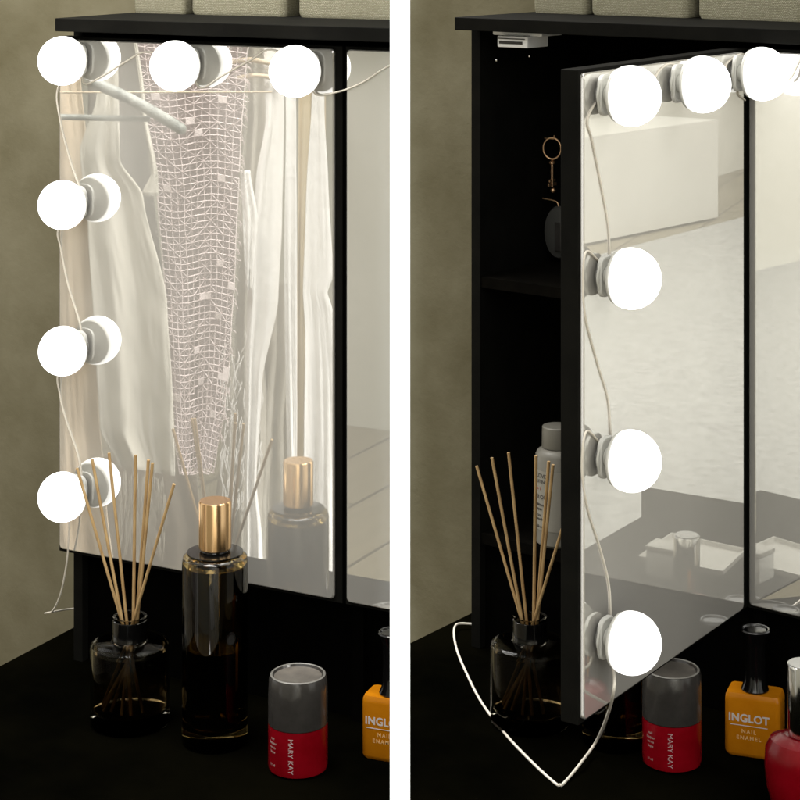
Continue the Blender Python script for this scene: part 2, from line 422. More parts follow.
# ------------------------------------------------------------------ bulbs
def make_bulb():
    t = empty('vanity_bulb')
    c, Rb, e = .029, .0252, .0088
    b = bmesh.new(); a0 = math.asin(-e/Rb)
    prof = [(0, c-e)]+[(math.sqrt(Rb*Rb-e*e)*.985, c-e), (math.sqrt(Rb*Rb-e*e), c-e+.0006)]
    for i in range(1, 29):
        a = a0+(math.pi/2-a0)*i/28; prof.append((Rb*math.cos(a) if i < 28 else 0, c+Rb*math.sin(a)))
    lathe(b, prof, 64, 'y'); new('globe', b, 'bulb', t, 50)
    b = bmesh.new(); lathe(b, [(0,c-e-.0002),(.0222,c-e-.0002),(.0229,c-e-.0012),(.0222,c-e-.0030),(.012,c-e-.0045),(.0088,c-e-.0060),(.0082,.0075),(0,.0075)], 48, 'y')
    new('collar', b, 'grey_plastic', t, 40)
    b = bmesh.new(); P = rrect(.025, .034, .0085)
    loft(b, [[(px*s, -y, pz*s) for px, pz in P] for y, s in ((.0042,.95),(.0045,1),(.0074,1),(.0081,.94),(.0078,.80),(.0070,.78))])
    new('mount', b, 'plastic', t, 40)
    b = bmesh.new(); lathe(b, [(0,.0031),(.0135,.0031),(.0132,.0036),(.006,.0041),(0,.0041)], 36, 'y'); new('suction_cup', b, 'clear', t, 40)
    b = bmesh.new(); tube(b, spline([(-.0120,-.006,-.010),(-.0160,-.0065,0),(-.0120,-.006,.010)]), .0011, 8); new('cable_clip', b, 'grey_plastic', t, 40)
    return t
bulb0 = make_bulb()
LA = [(62.5,61,'lit globe bulb on the shut mirror, at its top left corner'),
      (175,66,'lit globe bulb on the top edge of the shut mirror, middle of three'),
      (295,71.5,'lit globe bulb on the top edge of the shut mirror, beside the second door'),
      (62.5,205,'lit globe bulb on the left edge of the shut mirror, second from the top'),
      (63,351,'lit globe bulb on the left edge of the shut mirror, third from the top'),
      (62.5,497,'lit globe bulb on the shut mirror, lowest, level with the reed tips')]
LB = [(631,96,'lit globe bulb on the open door, at its top corner farthest from the hinge'),
      (631,278.5,'lit globe bulb down the open door, second from the top'),
      (631,461,'lit globe bulb down the open door, third from the top, beside the white bottle'),
      (631,643,'lit globe bulb on the open door, lowest, above the red nail polish'),
      (702.5,84.5,'lit globe bulb on the top edge of the open door, middle of three'),
      (762,74,'lit globe bulb on the top edge of the open door, beside the hinge')]
used = False
for pl, dm, lst, grp in ((A, DOORC, LA, 'globe bulbs stuck on the shut mirror door'), (B, DOORO, LB, 'globe bulbs stuck on the open mirror door')):
    for x, y, lab in lst:
        o = copy_tree(bulb0) if used else bulb0; used = True
        p = on_plane(pl, dm, x, y, .029+.003)
        o.matrix_world = pl.m @ dm @ Matrix.Translation((p.x, -.003+.0001, p.z))
        tag(o, lab, 'light bulb', grp)

# ------------------------------------------------------------------ cables
def cable_pts(pl, dm, P):
    return [pl.i @ (pl.m @ dm @ on_plane(pl, dm, x, y, n)) for x, y, n in P]
def cable(pl, runs, label, extra=()):
    b = bmesh.new()
    for P in runs: tube(b, spline([Vector(p)+Vector((0,0,.0006*noise.noise(Vector(p)*90))) for p in cable_pts(pl, DOORO if pl is B else DOORC, P)], 10), .00092, 8)
    for P in extra: tube(b, spline(P, 10), .0013, 8)
    o = new('light_cable', b, 'cable', None, 60); pl.put(o)
    return tag(o, label, 'cable', 'cables joining the bulbs')
n1 = .0035
cable(A, [[(78,60,n1),(58,88,n1),(60,120,n1),(70,160,n1),(80,190,n1),(82,205,n1)],
          [(82,205,n1),(59,228,n1+.004),(61,250,n1),(68,285,n1),(80,325,n1),(82,350,n1)],
          [(82,350,n1),(59,372,n1+.004),(60,395,n1),(66,420,n1),(78,455,n1),(82,480,n1)],
          [(82,60,n1),(84,83,n1),(103,76,n1),(125,62,n1),(148,52,n1),(190,64,n1)],
          [(190,64,n1),(200,88,n1),(222,76,n1),(250,60,n1),(272,50,n1),(308,68,n1)],
          [(308,68,n1),(315,94,n1+.002),(338,92,n1),(362,83,n1),(385,68,n1),(402,60,n1)],
          [(82,497,n1),(70,512,n1+.008),(69,530,n1+.008),(67,560,n1+.004),(61,592,0.0),(53,610,-.01),(45,613,-.03)],
          [(45,613,-.03),(55,611,-.05),(70,609,-.09),(90,607,-.12)]],
      'ivory cable looping between bulbs of the shut mirror and hanging below it')
def dk(x, y, dz=.0013): p = on_desk(B, x, y, dz); return tuple(p)
hang = cable_pts(B, DOORO, [(600,640,n1),(613,668,n1+.01),(612,700,n1+.01)])
extra = [hang+[Vector(dk(598,738,.02)), Vector(dk(580,764,.006)), Vector(dk(564,783)), Vector(dk(560,785)), Vector(dk(555,783)),
         Vector(dk(535,765)), Vector(dk(508,737)), Vector(dk(482,703)), Vector(dk(466,672)), Vector(dk(457,650,.004)), Vector(dk(454,632,.006)), Vector(dk(458,624,.006)), Vector(dk(474,624,.006))]]
cable(B, [[(606,88,n1),(588,118,n1),(592,140,n1),(600,180,n1),(608,225,n1),(610,262,n1)],
          [(600,262,n1),(586,252,n1+.002),(583,285,n1),(586,320,n1),(598,365,n1),(608,400,n1),(611,440,n1)],
          [(600,443,n1),(586,432,n1+.002),(582,470,n1),(588,510,n1),(600,548,n1),(609,585,n1),(611,625,n1)],
          [(625,84,n1),(648,86,n1),(660,70,n1),(672,64,n1),(688,74,n1)],
          [(700,80,n1),(722,72,n1),(728,62,n1),(742,54,n1),(752,62,n1)],
          [(747,72,n1),(738,92,n1),(745,100,n1)]],
      'ivory cable running down the open door and across the black desk', extra)
# short run on the second mirror of the right cabinet
b = bmesh.new(); tube(b, spline([B.i @ (B.m @ on_plane(B, I4, x, y, n)) for x, y, n in ((752,76,.03),(775,84,.02),(790,78,.012),(797,66,.008),(806,50,.008))], 10), .00112, 8)
o = new('light_cable', b, 'cable', None, 60); B.put(o)
tag(o, 'short ivory cable crossing onto the second mirror, at the top right', 'cable', 'cables joining the bulbs')

# ------------------------------------------------------------------ woven baskets on the cabinets
def make_basket(w):
    t = empty('woven_basket'); b = bmesh.new(); P = rrect(w, .085, .007, 6)
    loft(b, [[(px*s, py*s, z) for px, py in P] for z, s in ((0,.97),(.004,1),(.10,1),(.1045,1.0),(.1045,.96),(.012,.95))])
    new('basket_body', b, 'weave', t, 50)
    b = bmesh.new(); ring = [(px*1.0, py*1.0, .1045) for px, py in P]; tube(b, ring, .0028, 8, True); new('rim', b, 'weave', t, 60)
    return t
bk0 = make_basket(.118)
first = True
for pl, side in ((A, 'shut'), (B, 'open')):
    for k, (xp, which) in enumerate(((133, 'leftmost'), (190, 'second'), (297, 'third'))):
        p = on_plane(pl, I4, xp+(400 if pl is B else 0), 14, -.108)
        wdt = .066/.118 if k == 0 else 1
        o = bk0 if first else copy_tree(bk0); first = False
        pl.put(o, p.x+.059*wdt, .108+.0425, .5395+.0136)
        if k == 0: o.scale.x *= wdt
        tag(o, 'woven olive storage basket on the %s cabinet, %s from the left' % (side, which) if k else 'narrow woven olive basket on the %s cabinet, leftmost of its row' % side, 'basket', 'woven baskets on the cabinets')

# ------------------------------------------------------------------ reed diffuser
def make_diffuser():
    t = empty('reed_diffuser'); r = .0385
    b = bmesh.new()
    lathe(b, [(0,0),(r-.004,0),(r-.001,.001),(r,.004),(r,.0735),(r-.001,.0765),(r-.004,.0785),(.018,.0795),(.0155,.082),(.0155,.100),(.0165,.103),(.0135,.103),(.0128,.100),(.0128,.082),
              (.014,.0775),(r-.007,.0755),(r-.0045,.0745),(r-.0035,.072),(r-.0035,.016),(r-.006,.0125),(0,.012)], 72)
    new('jar', b, 'glass', t, 35)
    b = bmesh.new(); lathe(b, [(0,.0135),(r-.0066,.0138),(r-.0040,.017),(r-.0040,.071),(0,.071)], 64); new('scented_oil', b, 'oil', t, 35)
    b = bmesh.new(); lathe(b, [(.0157,.0800),(.0166,.081),(.0166,.0995),(.0157,.100)], 40); new('neck_ring', b, 'gloss_black', t, 35)
    c = on_desk(A, 130, 722)
    tips = [(77,468),(92,459),(109,453),(135.5,455),(148.5,460),(152.5,463),(174,484)]
    mids = [(117,614),(121,614),(126,614),(133.5,614),(137,614),(138.5,614),(141,614)]
    feet = [(-.026,-.012),(-.019,-.022),(-.010,-.026),(.006,-.022),(.013,-.025),(.020,-.016),(.024,-.010)]
    for (x, y), (mx, my), ft in zip(tips, mids, feet):
        offy = random.uniform(-.006,.006)
        p = A.i @ hit(x, y, A.m @ Vector((0,c.y+offy*2,0)), nA)-c; q_ = A.i @ hit(mx, my, A.m @ Vector((0,c.y+offy,0)), nA)-c
        q_.x = max(-.0105, min(.0105, q_.x))
        d = (p-q_).normalized(); z0 = .0745
        b = bmesh.new(); tube(b, [q_+d*((z0-q_.z)/d.z), q_, p], .00155, 8)
        re = new('reed', b, 'reed', t, 60)
        f = Vector((-ft[0]*.9, ft[1], .018)); st = q_+d*((z0-q_.z)/d.z)
        b = bmesh.new(); tube(b, [f, f.lerp(st, .5), st+Vector((0,0,.0002))], .0016, 8); new('reed_foot', b, 'reed', re, 60)
    return t, c
dif, c = make_diffuser()
A.put(dif, c.x, c.y, -HD)
tag(dif, 'dark glass reed diffuser standing before the shut mirror', 'reed diffuser', 'reed diffusers on the desks')
o = copy_tree(dif); c = on_desk(B, 530, 722); B.put(o, c.x, c.y, -HD)
tag(o, 'dark glass reed diffuser half hidden by the open door, beside the cable', 'reed diffuser', 'reed diffusers on the desks')

# ------------------------------------------------------------------ tall gold capped bottle
def make_perfume():
    t = empty('perfume_bottle'); r = .0303
    b = bmesh.new()
    lathe(b, [(0,0),(r-.003,0),(r-.0006,.001),(r,.004),(r,.166),(r-.001,.1695),(r-.0045,.172),(r-.009,.1722),(.016,.169),(.012,.1705),(.0105,.176),(.008,.176),(.008,.166),(.016,.163),
              (r-.008,.166),(r-.004,.162),(r-.003,.02),(r-.006,.015),(0,.0135)], 80)
    new('bottle_glass', b, 'smoked', t, 35)
    b = bmesh.new(); lathe(b, [(0,.0150),(r-.007,.0162),(r-.0036,.0208),(r-.0036,.088),(0,.088)], 64); new('perfume', b, 'liquid', t, 35)
    b = bmesh.new(); lathe(b, [(0,.1765),(.0142,.1765),(.0150,.1775),(.0150,.2190),(.0140,.2205),(0,.2202)], 64); new('cap', b, 'gold', t, 35)
    b = bmesh.new(); lathe(b, [(.0108,.1712),(.0258,.1726),(.0258,.1738),(.0125,.1746),(.0118,.1764),(.0107,.1764)], 40); new('collar', b, 'gloss_black', t, 35)
    b = bmesh.new(); tube(b, spline([(0,0,.168),(.002,0,.10),(.010,0,.024)]), .0012, 8); new('dip_tube', b, 'plastic', t, 60)
    return t
pf = make_perfume(); c = on_desk(A, 215, 741); A.put(pf, c.x, c.y, -HD); pf.scale = (1.03,1.03,1.035)
tag(pf, 'tall olive glass bottle with a shiny gold cap, before the shut mirror', 'perfume bottle', 'tall gold capped bottles')
o = copy_tree(pf); c = on_desk(B, 615, 741); B.put(o, c.x, c.y, -HD); o.scale = (.618,.618,.621)
tag(o, 'tall olive glass bottle hidden behind the open door, only its base showing', 'perfume bottle', 'tall gold capped bottles')

# ------------------------------------------------------------------ nail polishes
def cyl_xf(r, ang0, z0, rot90=False):
    def f(x, y, d):
        if rot90: x, y = y, -x                 # reads downwards
        a = ang0+x/r; return ((r+.0001+d)*math.sin(a), -(r+.0001+d)*math.cos(a), z0+y)
    return f
def make_red():
    t = empty('nail_polish'); r = .0273
    b = bmesh.new(); lathe(b, [(0,0),(r-.004,0),(r-.0006,.002),(r,.006),(r,.0425),(0,.0425)], 64); new('bottle', b, 'red', t, 35)
    b = bmesh.new(); lathe(b, [(0,.0427),(r-.0004,.0427),(r+.0002,.0434),(r+.0001,.070),(r-.0006,.083),(r-.0018,.0862),(r-.0036,.0868),(r-.0050,.0845),(0,.0822)], 64)
    cp = new('cap', b, 'smoke_cap', t, 35)
    b = bmesh.new(); lathe(b, [(r-.0039,.0867),(r-.0030,.0874),(r-.0019,.0866)], 64); new('cap_rim', b, 'rim', cp, 35)
    b = bmesh.new(); lathe(b, [(0,.0823),(r-.0052,.0846),(r-.0054,.0850),(r*.5,.0838),(0,.0834)], 64); new('cap_top', b, 'captop', cp, 35)
    text_mesh('MARY KAY', .0066, 'text_red', 'lettering', cyl_xf(r, R(16), .0215, True), t, 1.0, -.00004)
    for i, (w_, s) in enumerate((('nail', .0032), ('lacquer', .0032), ('vernis', .0030), ('laque', .0030))):
        text_mesh(w_, s, 'text_dim', 'small_print', cyl_xf(r, R(-38+12), .034-.004*i, False), t, 1.1)
    text_mesh('11 ml', .0032, 'text_dim', 'small_print', cyl_xf(r, R(-27), .010, False), t)
    return t
rd = make_red(); c = on_desk(A, 298, 768); A.put(rd, c.x, c.y, -HD)
tag(rd, 'red nail polish with a wide grey cap, before the shut cabinet', 'nail polish', 'red polishes with grey caps')
o = copy_tree(rd); c = on_desk(B, 672, 762); B.put(o, c.x, c.y, -HD, R(9.7))
tag(o, 'red nail polish with a wide grey cap, below the open door', 'nail polish', 'red polishes with grey caps')
def make_amber():
    t = empty('nail_polish'); w, d = .052, .030
    b = bmesh.new(); P = rrect(w, d, .005, 5)
    rings = [[(px*s, py*s, z) for px, py in P] for z, s in ((0,.88),(.0012,.95),(.004,1),(.052,1.0),(.0555,.985),(.0585,.93))]
    V = loft(b, rings, True); new('bottle', b, 'amber', t, 35)
    b = bmesh.new(); lathe(b, [(0,.0588),(.0125,.0588),(.013,.0600),(.0105,.066),(.0095,.075),(.0095,.100),(.0105,.106),(.0135,.1125),(.0142,.1150),(.0132,.1160),(.0118,.1158),(.0105,.1145),(0,.1135)], 56)
    new('cap', b, 'gloss_black', t, 35)
    fl = lambda zz: (lambda x, y, dd: (x-.003, -d/2-.0001-dd, zz+y))
    text_mesh('INGLOT', .0100, 'text', 'lettering', fl(.0360), t, 1.05, .00025)
    b = bmesh.new(); box(b, -.0205, .0145, -d/2-.0003, -d/2-.00005, .0292, .0298); new('rule_line', b, 'text', t)
    text_mesh('NAIL', .0050, 'text_dim2', 'lettering', fl(.0240), t, 1.35, .0001)
    text_mesh('ENAMEL', .0050, 'text_dim2', 'lettering', fl(.0180), t, 1.35, .0001)
    return t
M['text_dim2'] = mat('amber_print', (.75,.45,.18), .5, .3)
am = make_amber(); c = on_desk(A, 393, 756); A.put(am, c.x, c.y, -HD, R(27.65-21))
tag(am, 'amber nail polish half hidden by the white divider', 'nail polish', 'amber polishes with black caps')
o = copy_tree(am); c = on_desk(B, 755, 752); B.put(o, c.x, c.y, -HD, R(37.3-21))
tag(o, 'amber nail polish with a flared black cap, right of the open door', 'nail polish', 'amber polishes with black caps')
t = empty('nail_polish', 'round shouldered red nail polish with a chrome cap, at the right edge', 'nail polish')
b = bmesh.new(); lathe(b, [(0,0),(.018,0),(.022,.002),(.028,.012),(.0325,.028),(.0342,.046),(.0335,.060),(.029,.0685),(.020,.0725),(.013,.0735),(0,.074)], 64, sx=1, sy=.8); new('bottle', b, 'red', t, 35)
b = bmesh.new(); lathe(b, [(0,.0742),(.0125,.0742),(.0132,.076),(.0138,.134),(.0132,.1355),(0,.1357)], 56); new('cap', b, 'chrome', t, 35)
b = bmesh.new(); lathe(b, [(0,.1358),(.0128,.1358),(.012,.1366),(0,.1366)], 56); new('cap_top', b, 'plastic', t, 35)
c = on_desk(B, 803, 820); B.put(t, c.x, c.y, -HD)

# ------------------------------------------------------------------ things inside the open cabinet
t = empty('lotion_bottle', 'white bottle with a printed label on the shelf inside the open cabinet', 'bottle')
p = B.i @ (lambda d: d*((B.m @ Vector((0,0,.0003))).z/d.z))(ray(557, 543))
B.put(t, p.x, max(p.y, .030), .0003)
r = .0225; k_ = 1
b = bmesh.new(); lathe(b, [(0,0),(r-.003,0),(r,.003),(r,.094),(r-.002,.098),(r-.0055,.1005),(0,.101)], 56); new('bottle', b, 'cream', t, 35)
b = bmesh.new(); lathe(b, [(0,.1013),(.0155,.1013),(.0160,.1023),(.0156,.1225),(.0148,.1235),(0,.1232)], 48); new('cap', b, 'cream', t, 35)
b = bmesh.new()
V = []
for i in range(33):
    a = R(-62+124*i/32-5); V.append([b.verts.new(((r+.0003)*math.sin(a), -(r+.0003)*math.cos(a), z)) for z in (.018,.080)])
for p_, q_ in zip(V, V[1:]): b.faces.new((p_[0], q_[0], q_[1], p_[1]))
new('paper_label', b, 'label', t)
for z, w_, s, m_ in ((.0745,'DISCOVER', .0058,'ink'),(.0685,'ROUTINE', .0050,'ink'),(.061,'n 1',.0050,'ink_red'),(.0525,'COLOR',.0060,'ink'),(.0445,'conditioner',.0042,'ink'),(.0400,'repair',.0042,'ink'),(.0335,'care',.0038,'ink'),(.0295,'smooth',.0038,'ink'),(.0215,'250 ml',.0040,'ink')):
    text_mesh(w_, s, m_, 'label_print', cyl_xf(r+.0004, R(-22), z), t)
nU = (B.m.to_3x3() @ Vector((1,0,0))).normalized()
def on_side(x, y, d=.016): return B.i @ hit(x, y, B.m @ Vector((d,0,0)), nU)
t = empty('key', 'small brass key on a ring hanging inside the open cabinet', 'key')
p = on_side(549.5, 147); B.put(t, p.x+.010, p.y-.010, p.z)
top = on_side(549.5, 136.5); bot = on_side(549.5, 157.5); hh = (top.z-bot.z)/2; ww = hh*.95
b = bmesh.new(); tube(b, [(ww*.85*math.cos(a*math.pi/20), ww*.3*math.cos(a*math.pi/20), hh*math.sin(a*math.pi/20)) for a in range(40)], .0011, 8, True); new('key_ring', b, 'brass', t, 60)
b = bmesh.new(); lathe(b, [(0,-hh-.031),(.0016,-hh-.031),(.0016,-hh-.006),(.0034,-hh-.005),(.0034,-hh-.0035),(.0016,-hh-.002),(0,-hh-.0012)], 16)
box(b, -.0008, .0008, -.008, .008, -hh-.030, -hh-.0265, .0002); box(b, -.0008, .0008, -.006, .006, -hh-.0255, -hh-.0225, .0002)
bmesh.ops.create_icosphere(b, subdivisions=2, radius=.0030, matrix=Matrix.Translation((0,.002,-hh-.035)))
new('key_shank', b, 'brass', t, 40)
b = bmesh.new(); tube(b, [(-.0098,0,hh-.001),(.002,0,hh-.001),(.003,0,hh+.003)], .0009, 8); new('hook', b, 'brass', t, 60)
t = empty('compact_case', 'small dark glossy oval compact hanging inside the open cabinet', 'compact')
p = on_side(553, 228); B.put(t, p.x+.022, p.y-.022, p.z)
b = bmesh.new(); lathe(b, [(0,-.002),(.026,-.002),(.028,0),(.026,.003),(.018,.0052),(0,.006)], 48, sx=.66, sy=1.05)
bmesh.ops.rotate(b, cent=(0,0,0), matrix=Matrix.Rotation(R(90), 3, 'X'), verts=b.verts)
new('shell', b, 'shell', t, 40)
b = bmesh.new(); box(b, -.001, .008, -.0078, -.0055, -.020, .012, .001); new('clasp', b, 'smoke_cap', t)
b = bmesh.new(); tube(b, spline([(0,0,.028),(-.004,0,.034),(-.0215,0,.036)]), .0008, 8); new('hook', b, 'brass', t, 60)

# ------------------------------------------------------------------ things on the right desk seen only in the glass
def deskD(x, y):
    d = ray(x, y); return B.i @ inD(d*((B.m @ Vector((0,0,-HD))).z/d.z))
q = [deskD(x, y) for x, y in ((640,563),(672,540),(745,556),(722,578))]
cen = sum(q, Vector())/4
t = empty('tray', 'white rectangular tray near the desk front, seen in the open mirror door', 'tray'); B.put(t, cen.x, cen.y, -HD)
b = bmesh.new(); rg = lambda s, z: [((p-cen).x*s, (p-cen).y*s, z) for p in q]
loft(b, [rg(.96,0), rg(1,.002), rg(1.03,.009), rg(1.0,.009), rg(.96,.0035)]); new('tray_body', b, 'tray', t)
p = deskD(668, 575)
b = bmesh.new(); box(b, -.022, .022, -.016, .016, 0, .030, .002); t = empty('soap_box', 'small white box beside the tray in the open door reflection', 'box'); B.put(t, p.x, p.y, -HD+.0002)
new('box_body', b, 'plastic', t, 40); b = bmesh.new(); box(b, -.0225, .0225, -.0165, .0165, .0303, .036, .001); new('lid', b, 'tray', t, 40)
print('TRAY', [tuple(round(a,3) for a in p) for p in q])

# ------------------------------------------------------------------ clothes reflected in the shut mirror
def interp(L, y):
    if y <= L[0][1]: return L[0][0]
    for (x0, y0), (x1, y1) in zip(L, L[1:]):
        if y <= y1: 
            t_ = (y-y0)/(y1-y0); t_ = t_*t_*(3-2*t_)*.5+t_*.5
            return x0+(x1-x0)*t_
    return L[-1][0]
def cloth(b, L, Rr, Y, amp=.02, nf=4, nx=36, ny=80, seed=0, bot=None, shear=0):
    y0 = L[0][1]; y1 = L[-1][1]; g = []
    for j in range(ny+1):
        row = []; t_ = j/ny
        for i in range(nx+1):
            s = i/nx; yb = y1+(shear*s if bot is None else bot(s)); y = y0+(yb-y0)*t_
            xa, xb = interp(L, y), interp(Rr, y); x = xa+(xb-xa)*s
            ph = noise.noise(Vector((s*1.5+seed, t_*1.6, seed*.7)))*3
            w = amp*(.25+.75*t_)*(math.sin(2*math.pi*nf*s+ph+seed)+.6*noise.noise(Vector((s*7+seed, t_*3, seed)))+.35*noise.noise(Vector((s*16, t_*14+seed, seed))))
            row.append(b.verts.new(inA(x, y, Y+w)))
        g.append(row)
    for j in range(ny):
        for i in range(nx): b.faces.new((g[j][i], g[j][i+1], g[j+1][i+1], g[j+1][i]))
    return g
def garment(name, m, fn, label, cat, thick=.0014):
    b = bmesh.new(); fn(b)
    o = new(name, b, m, None, 180)
    md = o.modifiers.new('thickness', 'SOLIDIFY'); md.thickness = thick; md.offset = 0
    return tag(o, label, cat, 'clothes hanging on the rail')
garment('linen_dress', 'linen', lambda b: cloth(b, [(50,70),(52,300),(52,620)], [(80,70),(88,160),(92,230),(98,400),(106,500),(120,620)], 2.63, .010, 1.4, 30, 90, 1.3),
        'cream linen dress hanging at the left edge of the shut mirror reflection', 'dress')
def slip(b):
    cloth(b, [(104,-10),(103,60),(96,100),(80,150),(88,230),(94,330),(100,430),(118,466)], [(112,-10),(118,60),(119,120),(120,160),(143,195),(167,300),(173,400),(175,466)], 2.60, .009, 1.3, 44, 110, 2.1, shear=10)
    cloth(b, [(128,-10),(142,110),(152,172),(141,196)], [(131,-10),(146,110),(158,176),(160,215)], 2.60, .002, 1, 6, 50, 1)
garment('slip_dress', 'satin', slip, 'grey satin slip dress with a deep neckline, left of the net top', 'dress')
b = bmesh.new(); cloth(b, [(88,-10),(88,120),(110,300)], [(128,-10),(146,120),(164,300)], 2.66, .004, 1, 20, 40, 3)
o = new('inner_lining', b, 'grey_cloth', bpy.data.objects['slip_dress'], 180); md = o.modifiers.new('thickness', 'SOLIDIFY'); md.thickness = .0012
NL = [(128,-20),(135,45),(145,110),(158,200),(166,300),(171,390),(174,430),(180,478)]
NR = [(262,-20),(246,60),(240,150),(235,260),(230,350),(224,410),(216,455),(212,478)]
t = empty('net_top', 'mauve net top of small knotted squares, in the middle of the reflected rail', 'top', 'clothes hanging on the rail')
b = bmesh.new()
gx, gy = 12, 76; G = []
for j in range(gy+1):
    row = []
    for i in range(gx+1):
        y = -20+498*j/gy; s = i/gx
        x = interp(NL, y)*(1-s)+interp(NR, y)*s
        w = .007*math.sin(s*9+j*.05)+.006*noise.noise(Vector((s*4, j*.12, 5)))
        jx = noise.noise(Vector((i*.9, j*.8, 2)))*.8; jy = noise.noise(Vector((i*.8, j*.9, 9)))*.9
        yy = y+jy+math.sin(s*7)*2.5
        if yy > 472: yy = 472+(yy-472)*.3
        row.append(b.verts.new(inA(x+jx, yy, 2.63+w)))
    G.append(row)
for j in range(gy):
    for i in range(gx):
        a_, b_, c_, d_ = G[j][i], G[j][i+1], G[j+1][i+1], G[j+1][i]
        h_ = random.random()
        if h_ < .06: continue
        if h_ < .30: b.faces.new((a_, b_, c_, d_))
        elif (i+j) % 2: b.faces.new((a_, b_, c_)); b.faces.new((a_, c_, d_))
        else: b.faces.new((a_, b_, d_)); b.faces.new((b_, c_, d_))
# one wire mesh of the net
o = new('knotted_net', b, 'net', t)
md = o.modifiers.new('yarn', 'WIREFRAME'); md.thickness = .0021; md.use_even_offset = False; md.use_boundary = True
b = bmesh.new()
for j in range(4, gy-4):                                 # a few closed patches of yarn
    for i in range(gx):
        if random.random() < .02:
            vs = [G_ for G_ in ((i,j),(i+1,j),(i+1,j+1),(i,j+1))]
            P4 = []
            for ii, jj in vs:
                y = -20+498*jj/gy; s = ii/gx; x = interp(NL, y)*(1-s)+interp(NR, y)*s
                w = .007*math.sin(s*9+jj*.05)+.006*noise.noise(Vector((s*4, jj*.12, 5)))
                jx = noise.noise(Vector((ii*.9, jj*.8, 2)))*.8; jy = noise.noise(Vector((ii*.8, jj*.9, 9)))*.9
                P4.append(b.verts.new(inA(x+jx, y+jy+math.sin(s*7)*2.5, 2.628+w)))
            b.faces.new(P4)
o = new('knotted_patch', b, 'net', t); md = o.modifiers.new('th', 'SOLIDIFY'); md.thickness = .0014
b = bmesh.new(); cloth(b, [(x+1, y) for x, y in NL[:-1]]+[(181,468)], [(x-1, y) for x, y in NR[:-1]]+[(211,468)], 2.672, .004, 1.2, 30, 80, 5)
o = new('lining', b, 'lining', t, 180); md = o.modifiers.new('th', 'SOLIDIFY'); md.thickness = .0012
b = bmesh.new()
for k in range(70):                                       # loose yarn ends down its edge
    y = random.uniform(60, 440); x = interp(NR, y); a_ = random.uniform(2, 6)
    tube(b, spline([inA(x-1, y, 2.635), inA(x+a_*.6, y+random.uniform(-1,4), 2.63), inA(x+a_, y+random.uniform(2,9), 2.64)], 3), .0006, 5)
new('yarn_ends', b, 'net', t, 60)
garment('fringed_shawl', 'ivory_cloth', lambda b: cloth(b, [(236,-10),(240,120),(232,220),(226,330),(222,440),(214,520),(212,640)], [(270,-10),(268,120),(262,220),(262,330),(270,440),(268,520),(270,640)], 2.70, .010, 3, 40, 80, 7.7),
        'ivory fringed shawl between the net top and the white blouse', 'shawl')
def fringe(b):
    for k in range(120):
        x = random.uniform(222, 262); y = random.uniform(330, 505); l = random.uniform(14, 34)
        tube(b, spline([inA(x, y, 2.68), inA(x+random.uniform(-4,2), y+l*.5, 2.665), inA(x+random.uniform(-7,3), y+l, 2.67)], 3), .0008, 5)
b = bmesh.new(); fringe(b); o = new('shawl_fringe', b, 'white_cloth', bpy.data.objects['fringed_shawl'], 60)
def skirt_fr(b):
    cloth(b, [(100,455),(104,520),(104,600)], [(196,455),(200,520),(206,600)], 2.80, .010, 3, 20, 30, 4)
garment('fringed_skirt', 'skirt', skirt_fr, 'grey fringed skirt below the hem of the satin slip dress', 'skirt')
b = bmesh.new()
for k in range(150):
    x = random.uniform(119, 166); y = random.uniform(470, 540); l = random.uniform(16, 34)
    tube(b, spline([inA(x, y, 2.765), inA(x+random.uniform(-1,1), y+l*.5, 2.755), inA(x+random.uniform(-3,3), y+l, 2.76)], 3), .0006, 5)
new('skirt_fringe', b, 'ivory_cloth', bpy.data.objects['fringed_skirt'], 60)
def blouse(b):
    cloth(b, [(262,-10),(266,120),(256,180),(248,260),(246,400),(244,520),(242,640)], [(286,-10),(284,120),(282,220),(278,300),(262,380),(256,480),(262,540),(266,640)], 2.655, .008, 1.6, 30, 80, 9.1)
    cloth(b, [(240,170),(243,220),(246,290)], [(250,170),(258,220),(252,290)], 2.64, .006, 1.5, 12, 30, 2)
garment('white_blouse', 'white_cloth', blouse, 'white blouse with narrow hanging sleeves, right of the shawl', 'blouse')
garment('knit_jumper', 'ivory_cloth', lambda b: cloth(b, [(262,280),(258,340),(254,420),(248,520),(246,640)], [(296,280),(298,340),(300,360),(292,430),(298,560),(298,640)], 2.71, .012, 3, 24, 60, 4.2),
        'ivory knitted jumper low behind the white blouse', 'jumper')
garment('white_scarf', 'white_cloth', lambda b: cloth(b, [(283,-10),(286,120),(284,260),(286,400),(289,505)], [(293,-10),(296,120),(297,260),(297,400),(296,505)], 2.63, .004, 1, 12, 60, 3.3),
        'narrow bright white scarf hanging straight, left of the tan trousers', 'scarf')
garment('tan_trousers', 'tan_cloth', lambda b: cloth(b, [(300,-10),(298,200),(297,350),(296,380),(298,640)], [(314,-10),(309,170),(305,250),(306,350),(308,370),(314,640)], 2.67, .006, 1.2, 16, 60, 6.1),
        'tan trousers hanging between the white scarf and white coat', 'trousers')
def coat(b):
    cloth(b, [(318,-10),(312,95),(306,200),(303,290),(305,330),(304,450),(296,620)], [(326,-10),(324,110),(328,180),(333,276),(327,292),(333,312),(337,380),(344,620)], 2.66, .007, .9, 36, 100, 12.2)
garment('white_coat', 'white_cloth', coat, 'bright white coat at the right edge of the shut mirror reflection', 'coat')
